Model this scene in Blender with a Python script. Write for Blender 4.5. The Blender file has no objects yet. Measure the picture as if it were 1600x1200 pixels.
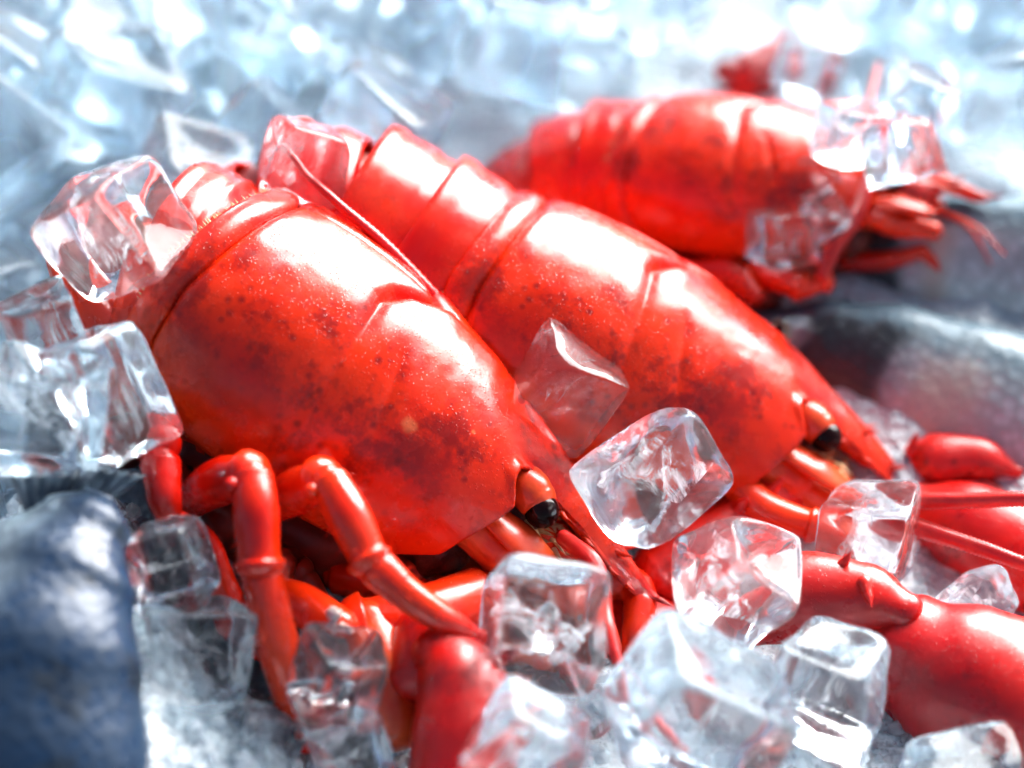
import bpy, math, random
import numpy as np
from mathutils import Vector, Matrix, Euler, noise as mnoise

# ------------------------------------------------------------------ camera
SC = bpy.context.scene
COL = SC.collection
CM = 0.01                                  # all shapes below are written in centimetres
PITCH = math.radians(35.0)
CAMP = np.array([0.0, -50.0, 40.0])
RIGHT = np.array([1.0, 0, 0])
FWD = np.array([0, math.cos(PITCH), -math.sin(PITCH)])
UP = np.array([0, math.sin(PITCH), math.cos(PITCH)])
FPX = 85.0 / 36.0 * 1600.0

cam_d = bpy.data.cameras.new('camera')
cam = bpy.data.objects.new('camera', cam_d)
COL.objects.link(cam)
cam.location = Vector(CAMP * CM)
cam.rotation_euler = (math.pi / 2 - PITCH, 0, 0)
cam_d.lens = 85.0
cam_d.sensor_width = 36.0
cam_d.clip_start = 0.01
cam_d.clip_end = 50.0
cam_d.dof.use_dof = True
cam_d.dof.focus_distance = 0.612
cam_d.dof.aperture_fstop = 3.6
SC.camera = cam

# ------------------------------------------------------------------ light
SUN_EL, SUN_AZ = math.radians(36.0), math.radians(34.0)
world = bpy.data.worlds.new('World')
SC.world = world
world.use_nodes = True
wn = world.node_tree
wn.nodes.clear()
sky = wn.nodes.new('ShaderNodeTexSky')
sky.sky_type = 'NISHITA'
sky.sun_disc = False
sky.sun_elevation = SUN_EL
sky.sun_rotation = SUN_AZ
sky.dust_density = 5.0
sky.air_density = 0.7
sky.ozone_density = 0.3
bg = wn.nodes.new('ShaderNodeBackground')
bg.inputs['Strength'].default_value = 0.05
wo = wn.nodes.new('ShaderNodeOutputWorld')
wn.links.new(sky.outputs[0], bg.inputs[0])
wn.links.new(bg.outputs[0], wo.inputs[0])

sun_d = bpy.data.lights.new('sun', 'SUN')
sun_d.energy = 5.0
sun_d.angle = math.radians(52.0)
sun_d.color = (1.0, 0.99, 0.97)
sun = bpy.data.objects.new('sun', sun_d)
COL.objects.link(sun)
SUNV = Vector((math.sin(SUN_AZ) * math.cos(SUN_EL), math.cos(SUN_AZ) * math.cos(SUN_EL), math.sin(SUN_EL)))
sun.rotation_euler = SUNV.to_track_quat('Z', 'Y').to_euler()
sun.location = SUNV * 3

SC.view_settings.view_transform = 'Standard'
SC.view_settings.look = 'None'
SC.view_settings.exposure = 1.65
SC.view_settings.gamma = 1.0
SC.render.engine = 'CYCLES'
cy = SC.cycles
cy.use_denoising = True
cy.max_bounces = 13
cy.transmission_bounces = 12
cy.use_adaptive_sampling = True
cy.adaptive_threshold = 0.05
cy.adaptive_min_samples = 24
cy.transparent_max_bounces = 12
cy.glossy_bounces = 8
cy.diffuse_bounces = 5
cy.caustics_reflective = True
cy.caustics_refractive = True
cy.blur_glossy = 0.6
cy.sample_clamp_indirect = 30.0

# ------------------------------------------------------------------ helpers


def pxd(px, py, d):
    """a point of the place seen at pixel (px, py) of the 1600x1200 photograph, d cm along the view axis"""
    return CAMP + d * FWD + (px - 800) / FPX * d * RIGHT - (py - 600) / FPX * d * UP


def proj(p):
    q = np.asarray(p) - CAMP
    d = q @ FWD
    return 800 + FPX * (q @ RIGHT) / d, 600 - FPX * (q @ UP) / d, d


def mesh_obj(name, verts, faces, material, parent=None, smooth=True):
    me = bpy.data.meshes.new(name)
    v = np.asarray(verts, dtype=float) * CM
    me.from_pydata(v.tolist(), [], [tuple(int(i) for i in f) for f in faces])
    me.materials.append(material)
    if smooth:
        me.polygons.foreach_set('use_smooth', [True] * len(me.polygons))
    me.update()
    o = bpy.data.objects.new(name, me)
    COL.objects.link(o)
    if parent is not None:
        o.parent = parent
    return o


def empty(name, label, cat, loc=(0, 0, 0), R=None, group=None):
    o = bpy.data.objects.new(name, None)
    COL.objects.link(o)
    o.empty_display_size = 0.01
    M = Matrix.Identity(4)
    if R is not None:
        for i in range(3):
            for j in range(3):
                M[i][j] = float(R[i][j])
    o.matrix_world = Matrix.Translation(Vector(np.asarray(loc) * CM)) @ M
    tag(o, label, cat, group)
    return o


def tag(o, label=None, cat=None, group=None, kind=None):
    if label: o['label'] = label
    if cat: o['category'] = cat
    if group: o['group'] = group
    if kind: o['kind'] = kind
    return o


class MB:
    """collects tubes, sheets and cones into one mesh"""

    def __init__(self):
        self.v, self.f = [], []

    def add(self, v, f):
        n = len(self.v)
        self.v.extend([tuple(map(float, p)) for p in v])
        self.f.extend([tuple(int(i) + n for i in q) for q in f])

    def build(self, name, material, parent=None, smooth=True):
        return mesh_obj(name, self.v, self.f, material, parent, smooth)

    def grid(self, P, close_v=False):
        nu, nv = P.shape[:2]
        f = []
        for i in range(nu - 1):
            for j in range(nv if close_v else nv - 1):
                k = (j + 1) % nv
                f.append((i * nv + j, i * nv + k, (i + 1) * nv + k, (i + 1) * nv + j))
        self.add(P.reshape(-1, 3), f)

    def tube(self, pts, rad, seg=14, per=6, flat=1.0, hint=(0, 0, 1), bump=None, lin=False):
        """round-ended tube through pts; rad = radius at each point; flat = height / width of the section"""
        C, r = spline(pts, rad, per, lin)
        n = len(C)
        T = np.gradient(C, axis=0)
        T /= np.linalg.norm(T, axis=1)[:, None] + 1e-9
        h = np.asarray(hint, float)
        Cs, rs, Ts = [], [], []
        r0, r1 = r[0], r[-1]
        for k in range(4):                       # round the start
            a = (k + 0.25) / 4 * math.pi / 2
            Cs.append(C[0] - T[0] * r0 * 0.75 * math.cos(a)); rs.append(r0 * math.sin(a)); Ts.append(T[0])
        for k in range(n):
            Cs.append(C[k]); rs.append(r[k]); Ts.append(T[k])
        for k in range(4):
            a = (3.75 - k) / 4 * math.pi / 2
            Cs.append(C[-1] + T[-1] * r1 * 0.75 * math.cos(a)); rs.append(r1 * math.sin(a)); Ts.append(T[-1])
        P = np.zeros((len(Cs), seg, 3))
        B = None
        for k in range(len(Cs)):
            if B is None:
                B = np.cross(h, Ts[k])
                if np.linalg.norm(B) < 0.1: B = np.cross((0.3, 1, 0.2), Ts[k])
            B = B - Ts[k] * (B @ Ts[k]); B /= np.linalg.norm(B)
            N = np.cross(Ts[k], B)
            for j in range(seg):
                a = 2 * math.pi * j / seg
                q = rs[k]
                if bump: q = q * bump(k, a)
                P[k, j] = Cs[k] + q * (math.cos(a) * B + math.sin(a) * flat * N)
        self.grid(P, True)
        b = len(self.v) - len(Cs) * seg
        self.f.append(tuple(range(b + seg - 1, b - 1, -1)))
        e = len(self.v) - seg
        self.f.append(tuple(range(e, e + seg)))

    def cone(self, base, tip, r, seg=8, bend=None):
        base, tip = np.asarray(base, float), np.asarray(tip, float)
        mid = (base + tip) / 2 + (np.asarray(bend, float) if bend is not None else 0)
        self.tube([base, mid, tip], [r, r * 0.6, r * 0.06], seg, 4)

    def blob(self, c, r, seed=0, amp=0.15, n=12, freq=1.2):
        c = np.asarray(c, float); r = np.asarray(r, float) * np.ones(3)
        P = np.zeros((n + 1, 2 * n, 3))
        for i in range(n + 1):
            a = math.pi * min(max(i, 0.05), n - 0.05) / n
            for j in range(2 * n):
                b = math.pi * j / n
                d = np.array([math.sin(a) * math.cos(b), math.sin(a) * math.sin(b), math.cos(a)])
                k = 1 + amp * mnoise.noise(Vector(d * freq + seed * 3.7))
                P[i, j] = c + d * r * k
        self.grid(P, True)


def spline(pts, rad, per=6, lin=False):
    pts = np.asarray(pts, float); rad = np.asarray(rad, float)
    n = len(pts)
    if lin or n < 3:
        t = np.linspace(0, n - 1, (n - 1) * per + 1)
        return (np.array([np.interp(t, range(n), pts[:, i]) for i in range(3)]).T, np.interp(t, range(n), rad))
    out, ro = [], []
    for i in range(n - 1):
        p0 = pts[i - 1] if i else 2 * pts[0] - pts[1]
        p3 = pts[i + 2] if i + 2 < n else 2 * pts[-1] - pts[-2]
        for k in range(per + (1 if i == n - 2 else 0)):
            t = k / per
            out.append(0.5 * (2 * pts[i] + (pts[i + 1] - p0) * t + (2 * p0 - 5 * pts[i] + 4 * pts[i + 1] - p3) * t * t
                              + (3 * pts[i] - p0 - 3 * pts[i + 1] + p3) * t ** 3))
            s = t * t * (3 - 2 * t)
            ro.append(rad[i] * (1 - s) + rad[i + 1] * s)
    return np.array(out), np.array(ro)


def fbm(p, o=3):
    s, a, f = 0.0, 1.0, 1.0
    for _ in range(o):
        s += a * mnoise.noise(Vector(p) * f); a *= 0.5; f *= 2.03
    return s


# ------------------------------------------------------------------ materials
class NT:
    def __init__(self, name):
        self.m = bpy.data.materials.new(name)
        self.m.use_nodes = True
        self.t = self.m.node_tree
        self.t.nodes.clear()
        self.out = self.n('OutputMaterial')
        self.tc = self.n('TexCoord')

    def n(self, kind, **kw):
        nd = self.t.nodes.new('ShaderNode' + kind)
        for k, v in kw.items():
            if k in nd.inputs:
                nd.inputs[k].default_value = v
            else:
                setattr(nd, k, v)
        return nd

    def l(self, a, b):
        self.t.links.new(a, b)

    def noise(self, scale, detail=4, rough=0.55, src=None, dist=0.0):
        nd = self.n('TexNoise', Scale=scale, Detail=detail, Roughness=rough, Distortion=dist)
        self.l(src or self.tc.outputs['Object'], nd.inputs['Vector'])
        return nd.outputs['Fac']

    def voro(self, scale, feature='F1', src=None, rnd=1.0):
        nd = self.n('TexVoronoi', Scale=scale, Randomness=rnd)
        nd.feature = feature
        self.l(src or self.tc.outputs['Object'], nd.inputs['Vector'])
        return nd.outputs['Distance']

    def ramp(self, fac, a, b, lo=0.0, hi=1.0):
        nd = self.n('MapRange')
        nd.inputs[1].default_value = a; nd.inputs[2].default_value = b
        nd.inputs[3].default_value = lo; nd.inputs[4].default_value = hi
        nd.interpolation_type = 'SMOOTHSTEP'
        self.l(fac, nd.inputs[0])
        return nd.outputs[0]

    def math(self, op, a, b=None):
        nd = self.n('Math', operation=op)
        for i, x in enumerate((a, b)):
            if x is None: continue
            if isinstance(x, (int, float)): nd.inputs[i].default_value = x
            else: self.l(x, nd.inputs[i])
        return nd.outputs[0]

    def mix(self, fac, a, b):
        nd = self.n('Mix')
        nd.data_type = 'RGBA'
        if isinstance(fac, (int, float)): nd.inputs[0].default_value = fac
        else: self.l(fac, nd.inputs[0])
        for i, x in ((6, a), (7, b)):
            if isinstance(x, tuple): nd.inputs[i].default_value = (*x, 1)
            else: self.l(x, nd.inputs[i])
        return nd.outputs[2]

    def bump(self, h, strength, dist, prev=None):
        nd = self.n('Bump', Strength=strength, Distance=dist)
        self.l(h, nd.inputs['Height'])
        if prev: self.l(prev, nd.inputs['Normal'])
        return nd.outputs[0]

    def mapped(self, scale, src='Object'):
        nd = self.n('Mapping')
        nd.inputs['Scale'].default_value = scale
        self.l(self.tc.outputs[src], nd.inputs[0])
        return nd.outputs[0]

    def principled(self, col, rough=0.4, normal=None, **kw):
        p = self.n('BsdfPrincipled')
        if isinstance(col, tuple): p.inputs['Base Color'].default_value = (*col, 1)
        else: self.l(col, p.inputs['Base Color'])
        if isinstance(rough, (int, float)): p.inputs['Roughness'].default_value = rough
        else: self.l(rough, p.inputs['Roughness'])
        if normal: self.l(normal, p.inputs['Normal'])
        for k, v in kw.items():
            p.inputs[k.replace('_', ' ')].default_value = v
        return p

    def done(self, shader):
        self.l(shader.outputs[0], self.out.inputs[0])
        return self.m


def shell_material(name, a, b, spots=1.0, grain=1.0, pale=(), rough=0.225, spec=0.52, low_k=0.0):
    t = NT(name)
    big = t.ramp(t.noise(28, 4), 0.35, 0.68)
    c = t.mix(big, a, b)
    sz = t.n('SeparateXYZ'); t.l(t.tc.outputs['Object'], sz.inputs[0])
    low = t.math('MULTIPLY', t.ramp(t.math('ADD', sz.outputs[2], t.math('MULTIPLY', t.math('SUBTRACT', t.noise(45, 4), 0.5), 0.03)), 0.006, -0.022), low_k)
    c = t.mix(low, c, (0.86, 0.085, 0.004))
    # dark freckles, gathered in patches
    patch = t.ramp(t.noise(24, 3, src=t.mapped((1, 1.3, 1))), 0.43, 0.60)
    fr = t.ramp(t.voro(230), 0.34, 0.02)
    fr2 = t.ramp(t.voro(130), 0.17, 0.03)
    c = t.mix(t.math('MULTIPLY', t.math('MULTIPLY', fr, patch), 0.75 * spots), c, (0.16, 0.003, 0.004))
    c = t.mix(t.math('MULTIPLY', t.math('MULTIPLY', fr2, t.ramp(t.noise(30, 2), 0.42, 0.6)), 0.5 * spots), c, (0.2, 0.004, 0.004))
    smear = t.ramp(t.noise(85, 7, 0.7), 0.46, 0.62)
    c = t.mix(t.math('MULTIPLY', t.math('MULTIPLY', smear, patch), 0.68 * spots), c, (0.12, 0.001, 0.004))
    blush = t.ramp(t.noise(40, 5, 0.6, src=t.mapped((1, 1, 1), 'Generated')), 0.58, 0.8)
    # pale granules
    gv = t.voro(1150)
    gd = t.ramp(gv, 0.27, 0.05)
    gm = t.ramp(t.noise(35, 2), 0.4, 0.6)
    c = t.mix(t.math('MULTIPLY', t.math('MULTIPLY', gd, gm), 0.14 * grain), c, (0.80, 0.08, 0.03))
    for (p, r) in pale:
        vm = t.n('VectorMath', operation='DISTANCE')
        t.l(t.tc.outputs['Object'], vm.inputs[0])
        vm.inputs[1].default_value = tuple(x * CM for x in p)
        wob = t.math('ADD', vm.outputs['Value'], t.math('MULTIPLY', t.math('SUBTRACT', t.noise(420, 4), 0.5), 0.9 * r * CM))
        c = t.mix(t.ramp(wob, r * CM, r * CM * 0.4, 0, 0.55), c, (0.85, 0.22, 0.08))
    n = t.bump(gd, 0.4 * grain, 0.0003)
    n = t.bump(t.noise(100, 6, 0.65), 0.3, 0.0006, n)
    rg = t.ramp(t.noise(120, 4, 0.6), 0.3, 0.75, rough - 0.04, rough + 0.12)
    p = t.principled(c, rg, n)
    p.inputs['Specular IOR Level'].default_value = spec
    return t.done(p)


RED_A, RED_B = (0.60, 0.001, 0.0005), (0.84, 0.028, 0.0008)


def simple(name, col, rough, col2=None, scale=80, spec=0.5, bump=0.3, bd=0.0006, **kw):
    t = NT(name)
    nz = t.noise(scale, 5, 0.6)
    c = t.mix(t.ramp(nz, 0.35, 0.68), col, col2 or col)
    p = t.principled(c, rough, t.bump(t.noise(scale * 3, 4), bump, bd), **kw)
    p.inputs['Specular IOR Level'].default_value = spec
    return t.done(p)


M = {}
M['shell'] = shell_material('lobster_shell', RED_A, RED_B, 1.0, 1.0, low_k=0.65)
M['limb'] = shell_material('lobster_limb', (0.68, 0.006, 0.001), (0.86, 0.04, 0.003), 0.35, 0.2, rough=0.21, spec=0.6)
M['belly'] = shell_material('lobster_abdomen', (0.6, 0.002, 0.001), (0.84, 0.035, 0.003), 0.4, 0.15, rough=0.22, spec=0.52, low_k=0.3)
M['claw'] = shell_material('lobster_claw', (0.5, 0.001, 0.002), (0.8, 0.012, 0.002), 1.0, 0.9, rough=0.29, spec=0.7)
M['orange'] = simple('orange_shell', (0.70, 0.035, 0.005), 0.25, (0.82, 0.11, 0.025), 60, 0.6)
M['antenna'] = simple('antenna_shell', (0.62, 0.008, 0.01), 0.3, (0.75, 0.03, 0.02), 120, 0.7)
M['eye'] = simple('eye_black', (0.006, 0.001, 0.001), 0.16, (0.014, 0.002, 0.002), 90, 0.2, 0.0)
M['underside'] = simple('underside_shade_shell', (0.10, 0.006, 0.004), 0.35, (0.26, 0.02, 0.008), 60, 0.4)  # maroon leg-joint mass, coloured dark for the deep shade under the shell
M['mouth'] = simple('mouth_flesh', (0.09, 0.008, 0.006), 0.3, (0.28, 0.05, 0.025), 160, 0.6, 0.8, 0.001)
M['bristle'] = simple('bristle', (0.62, 0.32, 0.13), 0.45, (0.8, 0.5, 0.28), 200, 0.5)
M['meat'] = simple('white_meat', (0.82, 0.62, 0.55), 0.4, (0.85, 0.78, 0.74), 300, 0.5, 0.8)


def ice_material(name, frost, base, tint=(0.94, 0.975, 1.0), rough=0.008, wob=0.3, thin=0.0):
    t = NT(name)
    oi = t.n('ObjectInfo')
    off = t.n('VectorMath', operation='ADD')
    sc = t.n('VectorMath', operation='SCALE')
    t.l(oi.outputs['Location'], sc.inputs[0]); sc.inputs['Scale'].default_value = 13.0
    t.l(t.tc.outputs['Object'], off.inputs[0]); t.l(sc.outputs[0], off.inputs[1])
    src = off.outputs[0]
    n = t.bump(t.noise(45, 3, 0.5, src=src, dist=0.6), wob, 0.0022)
    n = t.bump(t.noise(260, 4, 0.6, src=src), 0.10, 0.0006, n)
    g = t.n('BsdfGlass', IOR=1.31, Roughness=rough)
    g.inputs['Color'].default_value = (*tint, 1)
    t.l(n, g.inputs['Normal'])
    d = t.n('BsdfTranslucent')
    d.inputs['Color'].default_value = (0.93, 0.965, 1.0, 1)
    d2 = t.n('BsdfDiffuse')
    d2.inputs['Color'].default_value = (0.9, 0.95, 1.0, 1)
    dm = t.n('MixShader', Fac=0.45)
    t.l(d.outputs[0], dm.inputs[1]); t.l(d2.outputs[0], dm.inputs[2])
    # wispy frost: stretched, broken noise
    mp = t.n('Mapping')
    mp.inputs['Scale'].default_value = (1, 0.35, 1)
    mp.inputs['Rotation'].default_value = (0.4, 0.7, 0.3)
    t.l(src, mp.inputs[0])
    w = t.ramp(t.noise(110, 7, 0.68, src=mp.outputs[0], dist=1.2), 0.50, 0.78)
    area = t.ramp(t.noise(38, 2, src=src), 0.42, 0.7)
    f = t.math('ADD', t.math('MULTIPLY', t.math('MULTIPLY', w, area), frost), base)
    tr = t.n('BsdfTransparent')
    tr.inputs['Color'].default_value = (0.95, 0.98, 1.0, 1)
    gx = t.n('MixShader', Fac=thin)
    t.l(g.outputs[0], gx.inputs[1]); t.l(tr.outputs[0], gx.inputs[2])
    mx = t.n('MixShader')
    t.l(f, mx.inputs[0]); t.l(gx.outputs[0], mx.inputs[1]); t.l(dm.outputs[0], mx.inputs[2])
    return t.done(mx)


M['ice'] = ice_material('clear_ice', 0.5, 0.03, (0.93, 0.975, 1.0), thin=0.08)
M['ice_heap'] = ice_material('heap_ice', 0.5, 0.06, (0.92, 0.97, 1.0), 0.01, 0.14, 0.2)


def frost_material():
    t = NT('ice_frost')
    mp = t.mapped((1, 0.22, 1))
    w = t.ramp(t.noise(150, 8, 0.7, src=mp, dist=1.5), 0.44, 0.66)
    area = t.ramp(t.noise(60, 3), 0.34, 0.56)
    f = t.math('MULTIPLY', t.math('MULTIPLY', w, area), 0.95)
    tr = t.n('BsdfTransparent')
    d = t.n('BsdfTranslucent'); d.inputs['Color'].default_value = (0.95, 0.97, 1, 1)
    d2 = t.n('BsdfDiffuse'); d2.inputs['Color'].default_value = (0.95, 0.97, 1, 1)
    dm = t.n('MixShader', Fac=0.5)
    t.l(d.outputs[0], dm.inputs[1]); t.l(d2.outputs[0], dm.inputs[2])
    mx = t.n('MixShader')
    t.l(f, mx.inputs[0]); t.l(tr.outputs[0], mx.inputs[1]); t.l(dm.outputs[0], mx.inputs[2])
    return t.done(mx)


M['frost'] = frost_material()
M['grain'] = ice_material('ice_grain', 0.6, 0.30, (0.95, 0.98, 1.0), 0.05, 0.3, thin=0.2)


def air_material():
    t = NT('air_pocket')
    g = t.n('BsdfGlass', IOR=1.31, Roughness=0.02)
    t.l(t.bump(t.noise(120, 4), 0.3, 0.001), g.inputs['Normal'])
    return t.done(g)


M['air'] = air_material()


def bed_material():
    t = NT('crushed_ice')
    v = t.voro(330)
    v2 = t.voro(900)
    n = t.bump(v, 0.9, 0.0016)
    n = t.bump(v2, 0.6, 0.0006, n)
    c = t.mix(t.ramp(t.noise(60, 4), 0.35, 0.65), (0.44, 0.52, 0.58), (0.62, 0.69, 0.73))
    p = t.principled(c, t.ramp(v, 0.1, 0.6, 0.08, 0.4), n)
    p.inputs['Specular IOR Level'].default_value = 0.7
    p.inputs['Subsurface Weight'].default_value = 0.25
    p.inputs['Subsurface Radius'].default_value = (0.8, 0.95, 1.0)
    p.inputs['Subsurface Scale'].default_value = 0.004
    return t.done(p)


M['bed'] = bed_material()
M['counter'] = simple('dark_counter', (0.03, 0.035, 0.04), 0.4, (0.05, 0.055, 0.06), 30)


# ------------------------------------------------------------------ the ice bed
MOUNDS = []                                # (point, radius): ice heaped up under the things that lie on it
for (a, b, d, up, r) in ((70, 930, 55.5, -1.9, 4.5), (80, 1150, 54.5, -1.9, 4.5), (100, 660, 58, -1.9, 3.0)):
    q = pxd(a, b, d)
    MOUNDS.append((q[0], q[1], q[2] + up, r))

SHADE_PITS = []                                  # hollows added under the front lobster to deepen the shade there
for (a, b, d, dz, r) in ((470, 860, 62, 2.5, 4.0), (640, 900, 62, 2.5, 3.5)):
    q = pxd(a, b, d)
    SHADE_PITS.append((q[0], q[1], dz, r))


def bed_z(x, y):
    z = -1.1 if y < -1 else (-1.1 + 0.42 * (y + 1) if y < 7 else 2.26 + 0.30 * (y - 7))
    if y > 45: z = 13.66 + 0.02 * (y - 45)
    for (mx, my, mz, r) in MOUNDS:
        k = math.exp(-(((x - mx) ** 2 + (y - my) ** 2) / (r * r)) ** 2)
        z = max(z, z + (mz - z) * k)
    for (mx, my, dz, r) in SHADE_PITS:
        z -= dz * math.exp(-(((x - mx) ** 2 + (y - my) ** 2) / (r * r)) ** 2)
    return z


def build_bed():
    xs = np.linspace(-34, 34, 170)
    ys = np.linspace(-28, 44, 170)
    P = np.zeros((len(xs), len(ys), 3))
    for i, x in enumerate(xs):
        for j, y in enumerate(ys):
            P[i, j] = (x, y, bed_z(x, y) - 0.5 + 0.55 * fbm((x * 0.35, y * 0.35, 0.3), 3) + 0.16 * fbm((x * 1.9, y * 1.9, 2.0), 2))
    rim = np.concatenate([P[:, 0], P[-1, 1:], P[-2::-1, -1], P[0, -2:0:-1]])
    low = rim * np.array([1, 1, 0]) + np.array([0, 0, -7.5])
    mb = MB(); mb.grid(P); mb.grid(np.array([low, rim]), True)
    o = mb.build('ice_bed', M['bed'])
    tag(o, kind='structure')
    mb = MB()
    mb.grid(np.array([[(-150, -60, -7.6), (150, -60, -7.6)], [(-150, 120, -7.6), (150, 120, -7.6)]]))
    tag(mb.build('counter', M['counter'], smooth=False), kind='structure')


build_bed()


# ------------------------------------------------------------------ lobsters
ip = np.interp


def prof(x):
    zt = 1.1 * ip(x, [0, 1, 2, 3.5, 5, 7, 9, 11, 12.6, 13.7], [2.30, 2.62, 2.86, 3.0, 2.97, 2.74, 2.24, 1.66, 1.12, 0.86])
    w = 1.2 * ip(x, [0, 1, 3, 5.5, 7, 8, 9.5, 11, 13.9], [2.62, 2.95, 3.12, 2.88, 2.55, 2.3, 1.85, 1.6, 1.5])
    zc = 1.1 * ip(x, [0, 5, 9, 13.9], [-.3, -.2, 0, 0.35])
    zl = 1.1 * ip(x, [0, 5, 9.5], [-3.2, -3.35, -2.5])
    return zt, w, zc, zl


def smooth_prof(x):
    a = [np.array(prof(x + d)) for d in (-0.7, -0.35, 0, 0.35, 0.7)]
    return sum(a) / 5


def front_edge(a):
    """x of the front edge of the shell at a degrees from the ridge"""
    a = abs(a)
    return ip(a, [0, 4, 10, 17, 23, 27, 31, 38, 44, 50, 56, 64, 80, 100, 120],
              [13.6, 13.1, 12.25, 10.95, 9.95, 9.45, 9.2, 9.05, 9.1, 9.35, 9.55, 9.5, 9.25, 8.9, 7.5])


def rear_edge(a):
    a = abs(a)
    return ip(a, [0, 30, 70, 95, 110, 120], [0.45, 0.2, 0.0, 0.15, 0.7, 1.6])


def carapace_point(x, a):
    zt, w, zc, zl = smooth_prof(x)
    r = math.radians(a)
    c = math.cos(r)
    s = math.sin(r)
    y = w * s
    z = zc + (zt - zc) * c if c >= 0 else zc + (zc - zl) * c
    z += 0.10 * max(0, 1 - abs(a) / 9.0) ** 2 * ip(x, [5.5, 8, 12], [0, 1, 0.4])      # low ridge along the beak
    z -= ip(x, [8.6, 10, 12.9], [0, 0.42, 0.36]) * min(1.0, abs(a) / ip(x, [8.8, 9.75, 10.9, 12.3, 13.2], [26, 23, 17, 10, 4])) ** 2.2 * ip(abs(a), [34, 44], [1, 0])
    return np.array([x, y, z])


def groove(x, a):
    s = abs(a)
    g = 0.0
    xc = 5.0 + ip(s, [0, 6, 14, 24, 40, 60, 90], [0.25, -0.1, -0.55, -0.75, -0.6, -0.45, -0.1])
    dep = ip(s, [0, 4, 12, 22, 45, 80, 95], [0.26, 0.34, 0.36, 0.22, 0.13, 0.09, 0])
    g -= dep * math.exp(-((x - xc) / 0.22) ** 2)
    g += 0.05 * math.exp(-((x - xc - 0.55) / 0.4) ** 2) * ip(s, [0, 30, 70], [1, 0.8, 0])
    # short branch in front of the main furrow
    xc2 = 5.5 + (s - 40) * 0.02
    g -= 0.06 * math.exp(-((x - xc2) / 0.16) ** 2) * ip(s, [36, 46, 66, 78], [0, 1, 1, 0])
    # furrow along the collar at the rear
    e = x - rear_edge(a)
    g -= 0.20 * math.exp(-((e - 0.72) / 0.13) ** 2)
    g += 0.07 * math.exp(-((e - 0.36) / 0.22) ** 2)
    g -= 0.035 * math.exp(-(s / 1.2) ** 2) * ip(x, [1, 2, 7, 8], [0, 1, 1, 0])            # seam on the back
    # rim round the eye socket
    fe = front_edge(a)
    g += 0.10 * math.exp(-((fe - x) / 0.22) ** 2) * ip(s, [18, 24, 46, 56], [0, 1, 1, 0])
    g += 0.06 * math.exp(-((fe - x) / 0.16) ** 2) * ip(s, [4, 9, 19, 24], [0, 1, 1, 0])
    return g


def build_carapace(root, mat, seed):
    nu, nv = 150, 171
    AM = 118.0
    P = np.zeros((nu, nv, 3)); G = np.zeros((nu, nv))
    for j in range(nv):
        t = -1 + 2 * j / (nv - 1)
        a = AM * (0.62 * t + 0.38 * t ** 3)
        x0, x1 = rear_edge(a), front_edge(a)
        for i in range(nu):
            u = i / (nu - 1)
            x = x0 + (x1 - x0) * u
            P[i, j] = carapace_point(x, a)
            G[i, j] = groove(x, a) + 0.03 * fbm((x * 0.8, a * 0.04, seed), 3)
    du = np.gradient(P, axis=0); dv = np.gradient(P, axis=1)
    N = np.cross(dv, du)
    N /= np.linalg.norm(N, axis=2)[:, :, None] + 1e-9
    c = N[nu // 2, nv // 2]
    if c[2] < 0: N = -N
    P = P + N * G[:, :, None]
    mb = MB(); mb.grid(P)
    if c[2] > 0: mb.f = [q[::-1] for q in mb.f]
    o = mb.build('carapace', mat, root)
    md = o.modifiers.new('thickness', 'SOLIDIFY')
    md.thickness = 0.13 * CM; md.offset = -1
    # spines along the beak and behind the eye socket
    def spine(b, tip, r, bend=None):
        sp = MB()
        sp.cone(b, tip, r, bend=bend)
        sp.build('beak_spine', mat, root)

    for s in (-1, 1):
        for a, l in ((6, .36), (10, .42), (14.5, .4), (19, .32)):
            b = carapace_point(front_edge(a) - 0.12, s * a)
            spine(b, b + np.array([l * 0.8, s * l * 0.8, l * 0.25]), 0.10, (0.0, s * 0.04, -0.02))
        b = carapace_point(8.2, s * 33)
        spine(b, b + np.array([0.2, s * 0.08, 0.1]), 0.07)
        for x in (10.9, 12.0):
            b = carapace_point(x, s * 5)
            spine(b, b + np.array([.46, s * .26, .3]), 0.10, (0.0, 0.0, -0.03))
    tip = carapace_point(13.5, 0)
    spine(tip - np.array([0.25, 0, 0.04]), tip + np.array([0.5, 0, 0.16]), 0.11)
    ub = MB()
    ub.tube([carapace_point(x, 0) - np.array([0, 0, q]) for x, q in ((8.4, .75), (9.6, .68), (10.8, .52), (12.0, .36), (13.3, .16))],
            [0.52, 0.46, 0.36, 0.22, 0.08], 16, 6, 0.75)
    ub.build('beak_underside', mat, root)
    return o


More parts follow.
